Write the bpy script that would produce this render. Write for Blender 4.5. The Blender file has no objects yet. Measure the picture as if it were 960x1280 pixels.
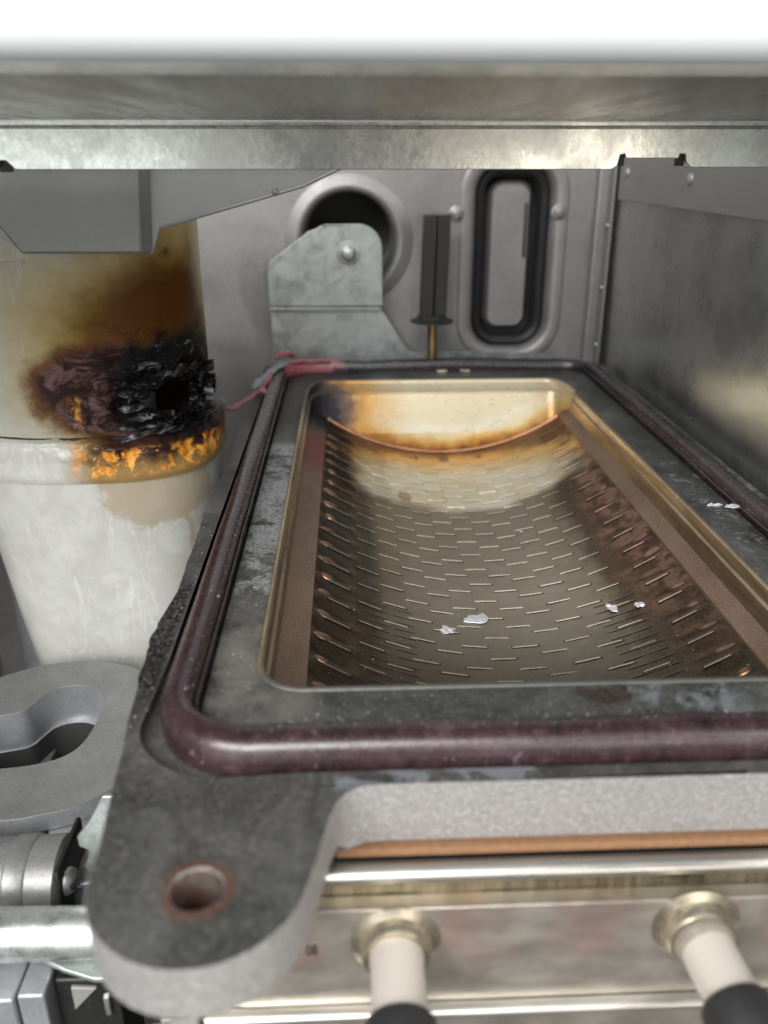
import bpy, bmesh, math, random
from mathutils import Vector, Matrix, noise
from mathutils.geometry import tessellate_polygon
rnd = random.Random(7)
S = 0.01                                  # the code thinks in centimetres, the scene is in metres
scn = bpy.context.scene
COL = scn.collection
R_ = math.radians

# ------------------------------------------------------------------ camera, world, lights, exposure
cam_d = bpy.data.cameras.new('camera')
cam = bpy.data.objects.new('camera', cam_d); COL.objects.link(cam)
scn.camera = cam
pitch, yaw = R_(22.75), R_(2.35)
cam.rotation_euler = (math.pi/2 - pitch, 0, -yaw)
cam_d.sensor_fit = 'VERTICAL'; cam_d.sensor_height = 36; cam_d.lens = 1050/1280*36
cam_d.clip_start = 0.005; cam_d.clip_end = 20
cam_d.dof.use_dof = True
cam_d.dof.focus_distance = 0.22
cam_d.dof.aperture_fstop = 14

w = bpy.data.worlds.new('World'); scn.world = w; w.use_nodes = True
wn = w.node_tree.nodes; wl = w.node_tree.links
bg = wn['Background']; bg.inputs[1].default_value = 0.55
tc = wn.new('ShaderNodeTexCoord'); sx = wn.new('ShaderNodeSeparateXYZ'); cr = wn.new('ShaderNodeValToRGB')
wl.new(tc.outputs['Generated'], sx.inputs[0]); wl.new(sx.outputs[2], cr.inputs[0])
mr = wn.new('ShaderNodeMapRange'); mr.inputs[1].default_value = -1; wl.new(sx.outputs[2], mr.inputs[0]); wl.new(mr.outputs[0], cr.inputs[0])
cr.color_ramp.elements[0].position = 0.38; cr.color_ramp.elements[0].color = (.32, .31, .30, 1)
cr.color_ramp.elements[1].position = 0.62; cr.color_ramp.elements[1].color = (1.0, 1.04, 1.08, 1)
wl.new(cr.outputs[0], bg.inputs[0])

def area(name, loc, tgt, size, power, color):
    d = bpy.data.lights.new(name, 'AREA'); d.shape = 'RECTANGLE'
    d.size, d.size_y = size[0]*S, size[1]*S; d.energy = power; d.color = color
    o = bpy.data.objects.new(name, d); COL.objects.link(o)
    o.location = Vector(loc)*S
    o.rotation_euler = (Vector(tgt)-Vector(loc)).to_track_quat('-Z', 'Y').to_euler()
    return o
area('window_light', (-30, -62, 46), (2, 20, -9), (80, 60), 19.0, (1, .98, .95))
area('side_window_light', (60, -30, 30), (0, 22, -10), (30, 40), 3.2, (1, .95, .88))

area('left_rail_fill_light', (-38, -85, 6), (-4, 20, 0), (34, 40), 1.2, (.92, 1, .98))  # unseen lamp added to give the left of the rail a bright reflection
area('right_rail_fill_light', (34, -85, 4), (4, 20, 0), (24, 30), 1.1, (1, .93, .80))  # warm lamp added out of view for the golden reflection on the rail
scn.view_settings.view_transform = 'Standard'; scn.view_settings.look = 'None'
scn.view_settings.exposure = 0.0; scn.view_settings.gamma = 1
scn.view_settings.use_curve_mapping = False
scn.render.engine = 'CYCLES'
scn.cycles.max_bounces = 8
cam_d.dof.aperture_blades = 0

# ------------------------------------------------------------------ material helper
class Mt:
    def __init__(s, name):
        s.m = bpy.data.materials.new(name); s.m.use_nodes = True
        s.nt = s.m.node_tree; s.n = s.nt.nodes; s.l = s.nt.links
        s.bs = s.n['Principled BSDF']
        g = s.n.new('ShaderNodeNewGeometry')
        s.P = s.vm('SCALE', g.outputs['Position'], None, 100.0)
        s.geo = g
        sp = s.n.new('ShaderNodeSeparateXYZ'); s.l.new(s.P, sp.inputs[0])
        s.x, s.y, s.z = sp.outputs
    def setin(s, sock, v):
        if v is None: return
        if hasattr(v, 'is_linked'): s.l.new(v, sock)
        else:
            if isinstance(v, (tuple, list)) and len(v) == 3 and sock.type == 'RGBA': v = (*v, 1)
            sock.default_value = v
    def vm(s, op, a, b=None, sc=None):
        k = s.n.new('ShaderNodeVectorMath'); k.operation = op
        s.setin(k.inputs[0], a); s.setin(k.inputs[1], b)
        if sc is not None: k.inputs['Scale'].default_value = sc
        return k.outputs['Value' if op in ('DISTANCE', 'LENGTH', 'DOT_PRODUCT') else 'Vector']
    def ma(s, op, a, b=None, c=None, clamp=False):
        k = s.n.new('ShaderNodeMath'); k.operation = op; k.use_clamp = clamp
        s.setin(k.inputs[0], a); s.setin(k.inputs[1], b); s.setin(k.inputs[2], c)
        return k.outputs[0]
    def noise(s, sc=1, det=4, rough=.6, stretch=None, dist=0, vec=None):
        k = s.n.new('ShaderNodeTexNoise'); v = vec or s.P
        if stretch: v = s.vm('MULTIPLY', v, stretch)
        s.l.new(v, k.inputs['Vector'])
        k.inputs['Scale'].default_value = sc; k.inputs['Detail'].default_value = det
        k.inputs['Roughness'].default_value = rough; k.inputs['Distortion'].default_value = dist
        return k.outputs[0]
    def voro(s, sc=1, feat='F1', out='Distance', stretch=None):
        k = s.n.new('ShaderNodeTexVoronoi'); k.feature = feat; v = s.P
        if stretch: v = s.vm('MULTIPLY', v, stretch)
        s.l.new(v, k.inputs['Vector']); k.inputs['Scale'].default_value = sc
        return k.outputs[out]
    def step(s, v, a, b, lo=0., hi=1.):      # smooth map a..b -> lo..hi, clamped
        k = s.n.new('ShaderNodeMapRange'); k.interpolation_type = 'SMOOTHSTEP'; k.clamp = True
        s.setin(k.inputs[0], v)
        k.inputs[1].default_value, k.inputs[2].default_value = a, b
        k.inputs[3].default_value, k.inputs[4].default_value = lo, hi
        return k.outputs[0]
    def ramp(s, v, st):
        k = s.n.new('ShaderNodeValToRGB'); s.setin(k.inputs[0], v); e = k.color_ramp.elements
        while len(e) < len(st): e.new(.5)
        for q, (p, c) in zip(e, st): q.position = p; q.color = (*c, 1)
        return k.outputs[0]
    def mix(s, f, a, b, mode='MIX'):
        k = s.n.new('ShaderNodeMix'); k.data_type = 'RGBA'; k.blend_type = mode; k.clamp_factor = True
        s.setin(k.inputs[0], f); s.setin(k.inputs[6], a); s.setin(k.inputs[7], b)
        return k.outputs[2]
    def dist(s, c, sc=(1, 1, 1), warp=0, wsc=.6):     # distance from a point of the thing, warped by noise
        v = s.vm('SUBTRACT', s.P, c); v = s.vm('MULTIPLY', v, sc)
        d = s.vm('LENGTH', v)
        if warp:
            n = s.noise(wsc, 5, .65); n = s.ma('SUBTRACT', n, .5)
            d = s.ma('MULTIPLY_ADD', n, warp, d)
        return d
    def band(s, v, a, b, w_):
        return s.ma('MULTIPLY', s.step(v, a, a+w_), s.step(v, b-w_, b, 1, 0))
    def bump(s, h, strength=.3, dist=.02, nrm=None):
        k = s.n.new('ShaderNodeBump'); s.l.new(h, k.inputs['Height'])
        k.inputs['Strength'].default_value = strength; k.inputs['Distance'].default_value = dist*S
        if nrm: s.l.new(nrm, k.inputs['Normal'])
        return k.outputs[0]
    def out(s, col, rough=.5, metal=0., nrm=None, **kw):
        i = s.bs.inputs
        s.setin(i['Base Color'], col); s.setin(i['Roughness'], rough); s.setin(i['Metallic'], metal)
        if nrm: s.l.new(nrm, i['Normal'])
        for k, v in kw.items(): s.setin(i[k.replace('_', ' ')], v)
        return s.m

def dusty(m, col, thr=.70, sc=14, dust=(.6, .6, .58), amt=.8):
    n = m.noise(sc, 2, .5); return m.mix(m.ma('MULTIPLY', m.step(n, thr, thr+.05), amt), col, dust)

def mat_cast():                     # grey cast aluminium of the plate
    m = Mt('cast_aluminium_dirty')
    big = m.noise(.55, 6, .65, dist=.6); fine = m.noise(9, 5, .7)
    c = m.ramp(big, [(.28, (.032, .032, .030)), (.46, (.085, .086, .081)), (.60, (.145, .146, .138)), (.76, (.25, .25, .24))])
    c = m.mix(m.ma('MULTIPLY', m.step(fine, .50, .64), .3), c, (.26, .26, .245))
    c = m.mix(m.ma('MULTIPLY', m.step(fine, .46, .34), .35), c, (.05, .05, .048))
    ox = m.ma('MULTIPLY', m.step(m.noise(.9, 5, .7, dist=.8), .44, .54), m.step(m.noise(16, 5, .85), .40, .56))
    left = m.band(m.x, -2.8, -1.75, .15); left = m.ma('MULTIPLY', left, m.band(m.y, 16.2, 28, .8))
    c = m.mix(m.ma('MULTIPLY', m.ma('MULTIPLY', ox, left), .9), c, (.50, .51, .52))
    right = m.ma('MULTIPLY', m.step(m.x, 9.5, 9.9), m.band(m.y, 17, 27, 3))
    c = m.mix(m.ma('MULTIPLY', m.ma('MULTIPLY', right, m.step(m.noise(1.4, 6, .75, dist=2), .54, .6)), .8), c, (.42, .43, .45))
    front = m.ma('MULTIPLY', m.band(m.y, 11.6, 13.2, .3), m.band(m.x, 4.6, 7.4, .8))
    c = m.mix(m.ma('MULTIPLY', m.ma('MULTIPLY', front, m.step(m.noise(1.3, 6, .7, dist=1), .45, .6)), .8), c, (.36, .40, .43))
    sm = m.ma('MULTIPLY', m.band(m.y, 10.3, 11., .15), m.band(m.x, -.6, 3, .3))
    c = m.mix(m.ma('MULTIPLY', m.ma('MULTIPLY', sm, m.step(m.noise(1.6, 5, .6), .48, .55)), .7), c, (.34, .37, .42))
    black = m.step(m.dist((-2.3, 36, -9), (1, .5, 1), 1.2, 1), 4.0, 2.6)
    c = m.mix(black, c, (.012, .014, .018))
    brown = m.ma('MULTIPLY', m.step(m.y, 27, 33), m.step(m.x, -.8, -1.6))
    c = m.mix(m.ma('MULTIPLY', brown, .6), c, (.06, .035, .022))
    edge = m.ma('MULTIPLY', m.step(m.x, -3.62, -3.72), m.band(m.y, 12.0, 18.5, 1.5))
    c = m.mix(m.ma('MULTIPLY', edge, m.step(m.noise(8, 5, .8), .42, .52)), c, (.015, .015, .016))
    rust = m.band(m.dist((-2.14, 8.50, -9), (1, 1, .3), .42, 2.4), .26, .58, .16)
    c = m.mix(m.ma('MULTIPLY', rust, .75), c, (.17, .075, .05))
    corner = m.ma('MULTIPLY', m.step(m.dist((-1.9, 13.6, -9), (1, .45, 1), .8, 1), 1.6, .7), m.step(m.noise(1.2, 4, .6), .35, .6))
    c = m.mix(m.ma('MULTIPLY', corner, .6), c, (.30, .295, .265))
    c = m.mix(m.ma('MULTIPLY', m.step(m.noise(6, 3, .6), .66, .72), .45), c, (.40, .38, .33))
    c = m.mix(m.ma('MULTIPLY', m.step(m.noise(30, 2, .5), .64, .70), .6), c, (.62, .60, .55))
    return m.out(c, m.step(fine, .3, .7, .42, .62), .55, m.bump(m.noise(14, 6, .75), .5, .03))
def mat_cast_side():
    m = Mt('cast_aluminium_sandy')
    n = m.noise(11, 5, .75)
    c = m.ramp(m.noise(16, 4, .8), [(.36, (.32, .31, .305)), (.54, (.43, .42, .415)), (.70, (.72, .71, .70))])
    return m.out(c, .40, .5, m.bump(n, 1.0, .07))
def mat_galv(name, c0=(.30, .33, .33), c1=(.46, .49, .49), rough=.42, sc=1.6, metal=.75, bmp=.35):
    m = Mt(name)
    v = m.noise(sc, 5, .6, dist=.8); g = m.noise(sc*14, 4, .75, stretch=(1, 1, .6))
    c = m.ramp(m.ma('MULTIPLY_ADD', g, .5, m.ma('MULTIPLY', v, .6)), [(.40, c0), (.64, c1)])
    c = m.mix(m.ma('MULTIPLY', m.step(m.noise(26, 4, .85), .52, .66), .3), c, tuple(q*.42 for q in c0))
    return m.out(c, m.step(v, .3, .7, rough-.1, rough+.1), metal, m.bump(g, bmp, .02))
def mat_steel(name, base, rough=.35, stretch=(1, 1, 1), metal=.9, var=.35, sc=1.2, bump=.15):
    m = Mt(name)
    v = m.noise(sc, 6, .62, stretch); f = m.noise(26, 4, .8, stretch)
    c = m.mix(m.step(v, .3, .7), tuple(q*(1-var) for q in base), tuple(min(1, q*(1+var*.6)) for q in base))
    c = m.mix(m.ma('MULTIPLY', m.step(f, .6, .8), .35), c, tuple(q*.5 for q in base))
    sc_ = m.ma('MULTIPLY', m.step(m.noise(2.2, 3, .6, stretch=(.25, .25, 9), dist=.3), .66, .70), m.step(m.noise(.7, 3, .5), .45, .6))
    c = m.mix(m.ma('MULTIPLY', sc_, .4), c, tuple(min(1, q*1.7+.05) for q in base))
    return m.out(c, m.step(v, .25, .75, rough-.08, rough+.1), metal, m.bump(f, bump, .012))
def mat_plain(name, base, rough=.5, metal=0., var=.2, sc=2, bump=.15, grain=0., **kw):
    m = Mt(name); v = m.noise(sc, 5, .65)
    if grain:
        g = m.noise(13, 6, .8); v = m.ma('MULTIPLY_ADD', m.ma('SUBTRACT', g, .5), grain, v)
    c = m.mix(v, tuple(q*(1-var) for q in base), tuple(min(1, q*(1+var)) for q in base))
    c = m.mix(m.ma('MULTIPLY', m.step(m.noise(24, 3, .7), .62, .75), .3), c, (.35, .35, .34) if sum(base) < .6 else (.3, .28, .25))
    return m.out(c, rough, metal, m.bump(m.noise(sc*9, 4, .7), bump, .02), **kw)

def mat_gasket():
    m = Mt('maroon_silicone_rubber')
    v = m.noise(2.2, 5, .65, stretch=(1, .35, 1))
    c = m.ramp(v, [(.3, (.016, .008, .010)), (.55, (.038, .019, .024)), (.8, (.08, .050, .057))])
    dark = m.step(m.y, 29, 37)
    c = m.mix(dark, c, (.012, .008, .011))
    pink = m.step(m.dist((-2.6, 38.2, -8.7), (.5, 1, 1), .9, 1.5), 1.25, .8)
    c = m.mix(pink, c, (.42, .13, .15))
    c = m.mix(m.ma('MULTIPLY', m.step(m.noise(3.2, 6, .8, dist=1), .60, .70), .6), c, (.30, .23, .24))
    c = m.mix(m.ma('MULTIPLY', m.step(m.noise(18, 5, .85), .54, .66), .16), c, (.32, .27, .27))
    c = dusty(m, c, .72, 24, (.62, .58, .58), .7)
    return m.out(c, m.step(m.noise(5, 4, .7), .3, .7, .20, .36), 0, m.bump(m.noise(8, 5, .7), .3, .025), Specular_IOR_Level=.8)

def mat_tray():                      # golden heat-tinted sheet around the burner opening
    m = Mt('heat_tinted_steel_sheet')
    streak = m.noise(2.5, 5, .6, stretch=(1, .12, 1)); g = m.noise(30, 4, .8)
    c = m.ramp(streak, [(.3, (.24, .175, .115)), (.5, (.38, .295, .19)), (.7, (.52, .42, .29))])
    # far end wall: cream in the middle, orange halo low down, soot in the left corner
    rear = m.step(m.y, 33.9, 34.3)
    arc = m.ma('SUBTRACT', m.z, m.ma('MULTIPLY_ADD', m.ma('POWER', m.ma('ABSOLUTE', m.ma('SUBTRACT', m.x, 3.95)), 2.), .058, -11.75))
    wob = m.ma('MULTIPLY_ADD', m.ma('SUBTRACT', m.noise(1.3, 5, .6), .5), .9, arc)
    rc = m.ramp(m.step(wob, -.1, 1.4), [(0, (.22, .09, .03)), (.10, (.58, .28, .07)), (.32, (.84, .56, .22)), (.52, (.93, .80, .52)), (.8, (.92, .86, .70)), (1, (.84, .74, .52))])
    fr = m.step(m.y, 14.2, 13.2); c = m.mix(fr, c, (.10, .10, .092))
    ld = m.dist((-1.4, 34.8, -9.9), (.85, .6, .8), 1.3, 1.1)
    rc = m.mix(m.step(ld, 3.8, 1.4), rc, (.62, .33, .09)); rd = m.dist((9.4, 34.8, -9.6), (.9, .6, .9), .8, 1.3); rc = m.mix(m.ma('MULTIPLY', m.step(rd, 1.9, .4), .7), rc, (.48, .30, .12)); rc = m.mix(m.step(ld, 1.75, 1.1), rc, (.12, .075, .06)); rc = m.mix(m.step(ld, 1.15, .6), rc, (.015, .014, .02))
    c = m.mix(rear, c, rc)
    lw = m.ma('MULTIPLY', m.step(m.x, -1.0, -1.4), m.step(m.y, 29.5, 33.5))
    c = m.mix(m.ma('MULTIPLY', lw, .85), c, (.05, .04, .045))
    c = m.mix(m.ma('MULTIPLY', m.ma('MULTIPLY', m.step(g, .62, .75), m.step(m.y, 33.9, 33.2)), .35), c, (.62, .5, .36))
    return m.out(c, m.ma('ADD', m.step(m.noise(3, 4, .6), .3, .7, .26, .42), m.ma('MULTIPLY', fr, .25)), m.ma('SUBTRACT', .9, m.ma('MULTIPLY', m.ma('MAXIMUM', rear, fr), .45)), m.bump(m.noise(6, 4, .6, stretch=(1, .3, 1)), .25, .02))
def mat_strip():
    m = Mt('bronze_oxidised_sheet')
    g = m.noise(34, 4, .85); v = m.noise(1, 5, .6, stretch=(1, .5, 1))
    c = m.ramp(v, [(.3, (.19, .125, .085)), (.7, (.33, .23, .165))])
    c = m.mix(m.ma('MULTIPLY', m.step(g, .5, .62), .55), c, (.60, .44, .33))
    c = m.mix(m.ma('MULTIPLY', m.step(g, .48, .38), .6), c, (.10, .06, .04))
    red = m.step(m.dist((-1.4, 30, -10), (1, .35, 1), .9, 1.2), 1.1, .5)
    c = m.mix(red, c, (.28, .09, .075))
    c = m.mix(m.ma('MULTIPLY', m.step(m.x, 0, -.8), m.step(m.y, 31.5, 33.6)), c, (.03, .025, .03))
    return m.out(c, .42, .7, m.bump(g, .5, .03))
def mat_deck(lift=1.0, name='burner_deck_oxidised_steel'):
    m = Mt(name)
    v = m.noise(.8, 6, .65, dist=.5); g = m.noise(34, 4, .8)
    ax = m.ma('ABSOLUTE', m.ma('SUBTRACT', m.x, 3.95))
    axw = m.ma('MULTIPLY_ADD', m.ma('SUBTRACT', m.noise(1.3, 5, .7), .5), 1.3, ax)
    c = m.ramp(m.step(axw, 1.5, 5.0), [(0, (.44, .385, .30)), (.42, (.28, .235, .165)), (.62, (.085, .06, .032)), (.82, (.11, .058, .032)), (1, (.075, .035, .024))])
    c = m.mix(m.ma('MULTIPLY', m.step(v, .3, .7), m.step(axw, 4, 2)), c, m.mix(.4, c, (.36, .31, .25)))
    rg = m.ma('MULTIPLY', m.step(m.ma('MULTIPLY_ADD', m.noise(1.2, 4, .6), 1.5, m.x), 8.0, 9.0), m.step(m.noise(1.6, 4, .7), .42, .56))
    c = m.mix(m.ma('MULTIPLY', rg, .7), c, (.30, .17, .115))
    green = m.ma('MULTIPLY', m.step(m.dist((-.2, 23, -11), (1, .25, .4), .8, 1), 1.3, .6), .7)
    c = m.mix(green, c, (.06, .065, .05))
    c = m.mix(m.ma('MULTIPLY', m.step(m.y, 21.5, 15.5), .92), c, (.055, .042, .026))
    # pale baked zone at the far end with an amber rim
    yy = m.ma('MULTIPLY_ADD', m.ma('POWER', ax, 2.), -.055, m.y)
    yy = m.ma('MULTIPLY_ADD', m.ma('SUBTRACT', m.noise(.8, 5, .6), .5), 1.5, yy)
    pale = m.ma('MULTIPLY', m.step(yy, 27.6, 28.5), m.step(m.x, 9.1, 7.2))
    pale = m.ma('MULTIPLY', pale, m.step(m.ma('MULTIPLY_ADD', m.noise(1.6, 4, .6), .9, m.x), .0, 1.2))
    c = m.mix(pale, c, m.mix(m.step(v, .35, .65), (.84, .74, .52), (.96, .90, .74)))
    am = m.ma('MULTIPLY_ADD', m.ma('SUBTRACT', m.noise(1.1, 5, .6), .5), 1.6, m.ma('MULTIPLY_ADD', m.ma('POWER', ax, 2.), .09, m.y))
    c = m.mix(m.ma('MULTIPLY', m.step(am, 31.4, 33.8), .92), c, (.80, .46, .12))
    c = m.mix(m.ma('MULTIPLY', m.step(am, 33.5, 34.7), .9), c, (.13, .05, .02))  # dark band painted in for the shadow under the weld seam
    sp = m.ma('MULTIPLY', m.band(m.y, 33.3, 34.3, .4), m.step(m.noise(1.5, 2, .5, stretch=(1, .2, .2)), .52, .6))
    c = m.mix(m.ma('MULTIPLY', sp, .8), c, (.12, .07, .05))
    leftb = m.ma('MULTIPLY', m.step(m.ma('MULTIPLY_ADD', m.noise(1.2, 5, .7, stretch=(.6, 1.6, 1)), -2.2, m.x), -.7, -1.5), m.step(m.y, 27, 29.5))
    c = m.mix(m.ma('MULTIPLY', leftb, .92), c, (.03, .022, .02))
    spot = m.step(m.dist((1.95, 29, -11.6), (1, .55, 1), .3, 4), .34, .2)
    c = m.mix(m.ma('MULTIPLY', spot, .7), c, (.34, .22, .16))
    c = m.mix(m.ma('MULTIPLY', m.step(g, .52, .64), .4), c, (.42, .34, .25))
    if lift != 1.0: c = m.mix(m.ma('SUBTRACT', .12, m.ma('MULTIPLY', pale, .12)), c, (.70, .64, .53))
    return m.out(c, m.step(m.noise(4, 4, .6), .3, .7, .30, .46) if lift == 1 else .55, m.ma('SUBTRACT', .85 if lift == 1 else .7, m.ma('MULTIPLY', pale, .4)), m.bump(m.noise(7, 5, .65), .3, .03))

BC = (-5.15, 24.6, -6.5)             # centre of the burn on the trap
def mat_trap(name, base):
    m = Mt(name)
    v = m.noise(.55, 5, .6); f = m.noise(14, 4, .8)
    c = m.mix(m.step(v, .35, .65), base, tuple(q*.86 for q in base))
    c = m.mix(m.ma('MULTIPLY', m.step(f, .58, .75), .22), c, (.35, .34, .30))
    pat = m.step(m.noise(.7, 5, .65, dist=1.5), .48, .52); c = m.mix(m.ma('MULTIPLY', pat, .22), c, (.42, .42, .36))
    lines = m.ma('MULTIPLY', m.step(m.ma('ABSOLUTE', m.ma('SUBTRACT', m.noise(.55, 4, .6, stretch=(1.6, 1.6, .1)), .5)), .008, .003), .28)
    c = m.mix(lines, c, (.92, .93, .92))
    ver = m.ma('MULTIPLY', m.step(m.noise(3.5, 5, .75, stretch=(1.3, 1.3, .06)), .62, .7), .35)
    c = m.mix(ver, c, (.93, .93, .92))
    v2 = m.vm('SUBTRACT', m.P, BC)
    up = m.step(m.z, -7.2, -6.2)
    d = m.dist(BC, (.62, .8, 1.05), 1.3, 1.1)
    dh = m.dist((-4.8, 24.4, -4.9), (.46, .5, .54), 1.3, .5)
    amber = m.ma('MULTIPLY', m.step(dh, 3.1, 1.3), 1.0)
    amber = m.ma('MULTIPLY', amber, m.step(m.z, -7.6, -7.4))
    c = m.mix(amber, c, m.mix(m.step(dh, 2.0, .9), (.36, .25, .06), (.085, .030, .004)))
    # brown run-off on the lower cup
    dl = m.dist((-5.5, 24, -9.25), (.58, .8, 1.15), 1.5, 1.3)
    lowst = m.ma('MULTIPLY', m.step(dl, 1.35, 1.05), m.step(m.z, -8.62, -8.7))
    c = m.mix(m.ma('MULTIPLY', lowst, .72), c, (.42, .33, .20))
    drip = m.ma('MULTIPLY', m.band(m.ma('MULTIPLY_ADD', m.noise(.8, 2, .5), .9, m.x), -4.85, -4.6, .09), m.band(m.z, -11.6, -9.6, .4))
    c = m.mix(m.ma('MULTIPLY', drip, .6), c, (.50, .36, .20))
    # rim: amber film with blistered orange patches
    rim = m.band(m.z, -8.8, -7.25, .1)
    rx = m.ma('MULTIPLY', rim, m.step(m.ma('MULTIPLY_ADD', m.noise(.9, 4, .6), 1.0, m.x), -7.9, -6.9))
    c = m.mix(m.ma('MULTIPLY', rx, .95), c, (.32, .19, .05))
    rt = m.ma('MULTIPLY', m.step(m.ma('MULTIPLY_ADD', m.noise(2, 5, .7), .9, m.z), -7.95, -7.35), m.step(m.ma('MULTIPLY_ADD', m.noise(.9, 4, .6), 1.0, m.x), -7.6, -6.4))
    rt = m.ma('MULTIPLY', rt, m.step(m.z, -6.9, -7.15))
    c = m.mix(rt, c, (.045, .014, .008))
    # purple-brown blister, black char, white ash, orange edge
    d1 = m.dist((-6.7, 23.5, -6.1), (.72, .4, 1.15), 1.2, 1.2)
    c = m.mix(m.ma('MULTIPLY', m.step(d1, 2.1, 1.5), m.step(m.z, -7.45, -7.2)), c, (.12, .045, .012))
    c = m.mix(m.step(d1, 1.65, 1.2), c, m.mix(m.step(m.noise(1.7, 6, .62, stretch=(.8, .8, 1.2), dist=1.2), .45, .68), (.022, .008, .008), (.15, .085, .085)))
    d2 = m.dist((-5.0, 24.4, -6.1), (.80, .4, .95), 1.3, 1.5)
    c = m.mix(m.step(d2, 1.75, 1.25), c, (.006, .006, .007))
    bubb = m.step(m.noise(1.5, 6, .68, dist=.5), .46, .55)
    lo = m.ma('MULTIPLY', m.band(m.z, -8.6, -6.1, .25), m.step(m.x, -8.2, -7.6))
    lo = m.ma('MULTIPLY', m.ma('MULTIPLY', lo, m.step(m.y, 26.6, 25.8)), m.ma('MAXIMUM', m.step(m.z, -7.6, -7.85), m.step(m.ma('MULTIPLY_ADD', m.noise(2, 3, .6), .6, m.x), -7.3, -7.6)))
    c = m.mix(m.ma('MULTIPLY', bubb, lo), c, m.mix(m.step(m.noise(5, 4, .7), .4, .6), (.75, .24, .02), (1., .52, .10)))
    ash = m.ma('MULTIPLY', m.step(m.noise(1.9, 6, .66, stretch=(.7, .7, 1.4), dist=1.2), .56, .66), m.step(d2, 1.6, 1.0))
    c = m.mix(m.ma('MULTIPLY', ash, .7), c, (.26, .27, .31))
    spot = m.step(m.dist((-4.95, 24.2, -2.4), (1, .6, 1), .3, 4), .34, .2)
    c = m.mix(spot, c, (.05, .015, .01))
    hot = m.step(d2, 2.2, 1.4)
    b = m.bump(m.noise(3, 6, .7, dist=.8), .9, .16)
    k = m.n.new('ShaderNodeMix'); k.data_type = 'VECTOR'; m.l.new(hot, k.inputs[0])
    m.l.new(m.bump(m.noise(2, 4, .6), .12, .02), k.inputs[4]); m.l.new(b, k.inputs[5])
    return m.out(c, m.step(d2, 2.2, 1.2, .32, .5), 0, k.outputs[1], Specular_IOR_Level=m.step(m.dist((-5.2, 24.4, -5.4), (.5, .4, .6)), 2.2, 1.2, .5, .12))

def mat_charash():
    m = Mt('charred_plastic'); v = m.noise(1.9, 6, .62, stretch=(1, 1, 1.3), dist=.8)
    c = m.ramp(v, [(.42, (.006, .006, .007)), (.53, (.02, .018, .018)), (.60, (.15, .16, .18)), (.70, (.38, .39, .43))])
    return m.out(c, .38, 0, m.bump(m.noise(5, 6, .7), .6, .06))
def mat_front():
    m = Mt('stainless_front_panel'); v = m.noise(.9, 5, .6, stretch=(1, 1, 2)); g = m.noise(30, 4, .85)
    c = m.mix(m.step(v, .3, .7), (.50, .46, .40), (.68, .63, .56))
    p = m.ma('MULTIPLY', m.step(m.noise(.75, 4, .6, stretch=(1, 1, .4)), .45, .68), m.band(m.z, -12.6, -10.9, .5))
    c = m.mix(m.ma('MULTIPLY', p, .55), c, (.72, .42, .36))  # pinkish reflection on the panel painted into its colour as patches
    c = m.mix(m.ma('MULTIPLY', m.step(g, .54, .66), .25), c, (.3, .27, .22))
    return m.out(c, m.step(v, .3, .7, .28, .42), .85, m.bump(m.noise(3, 5, .6), .2, .03))
M = {}
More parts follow.
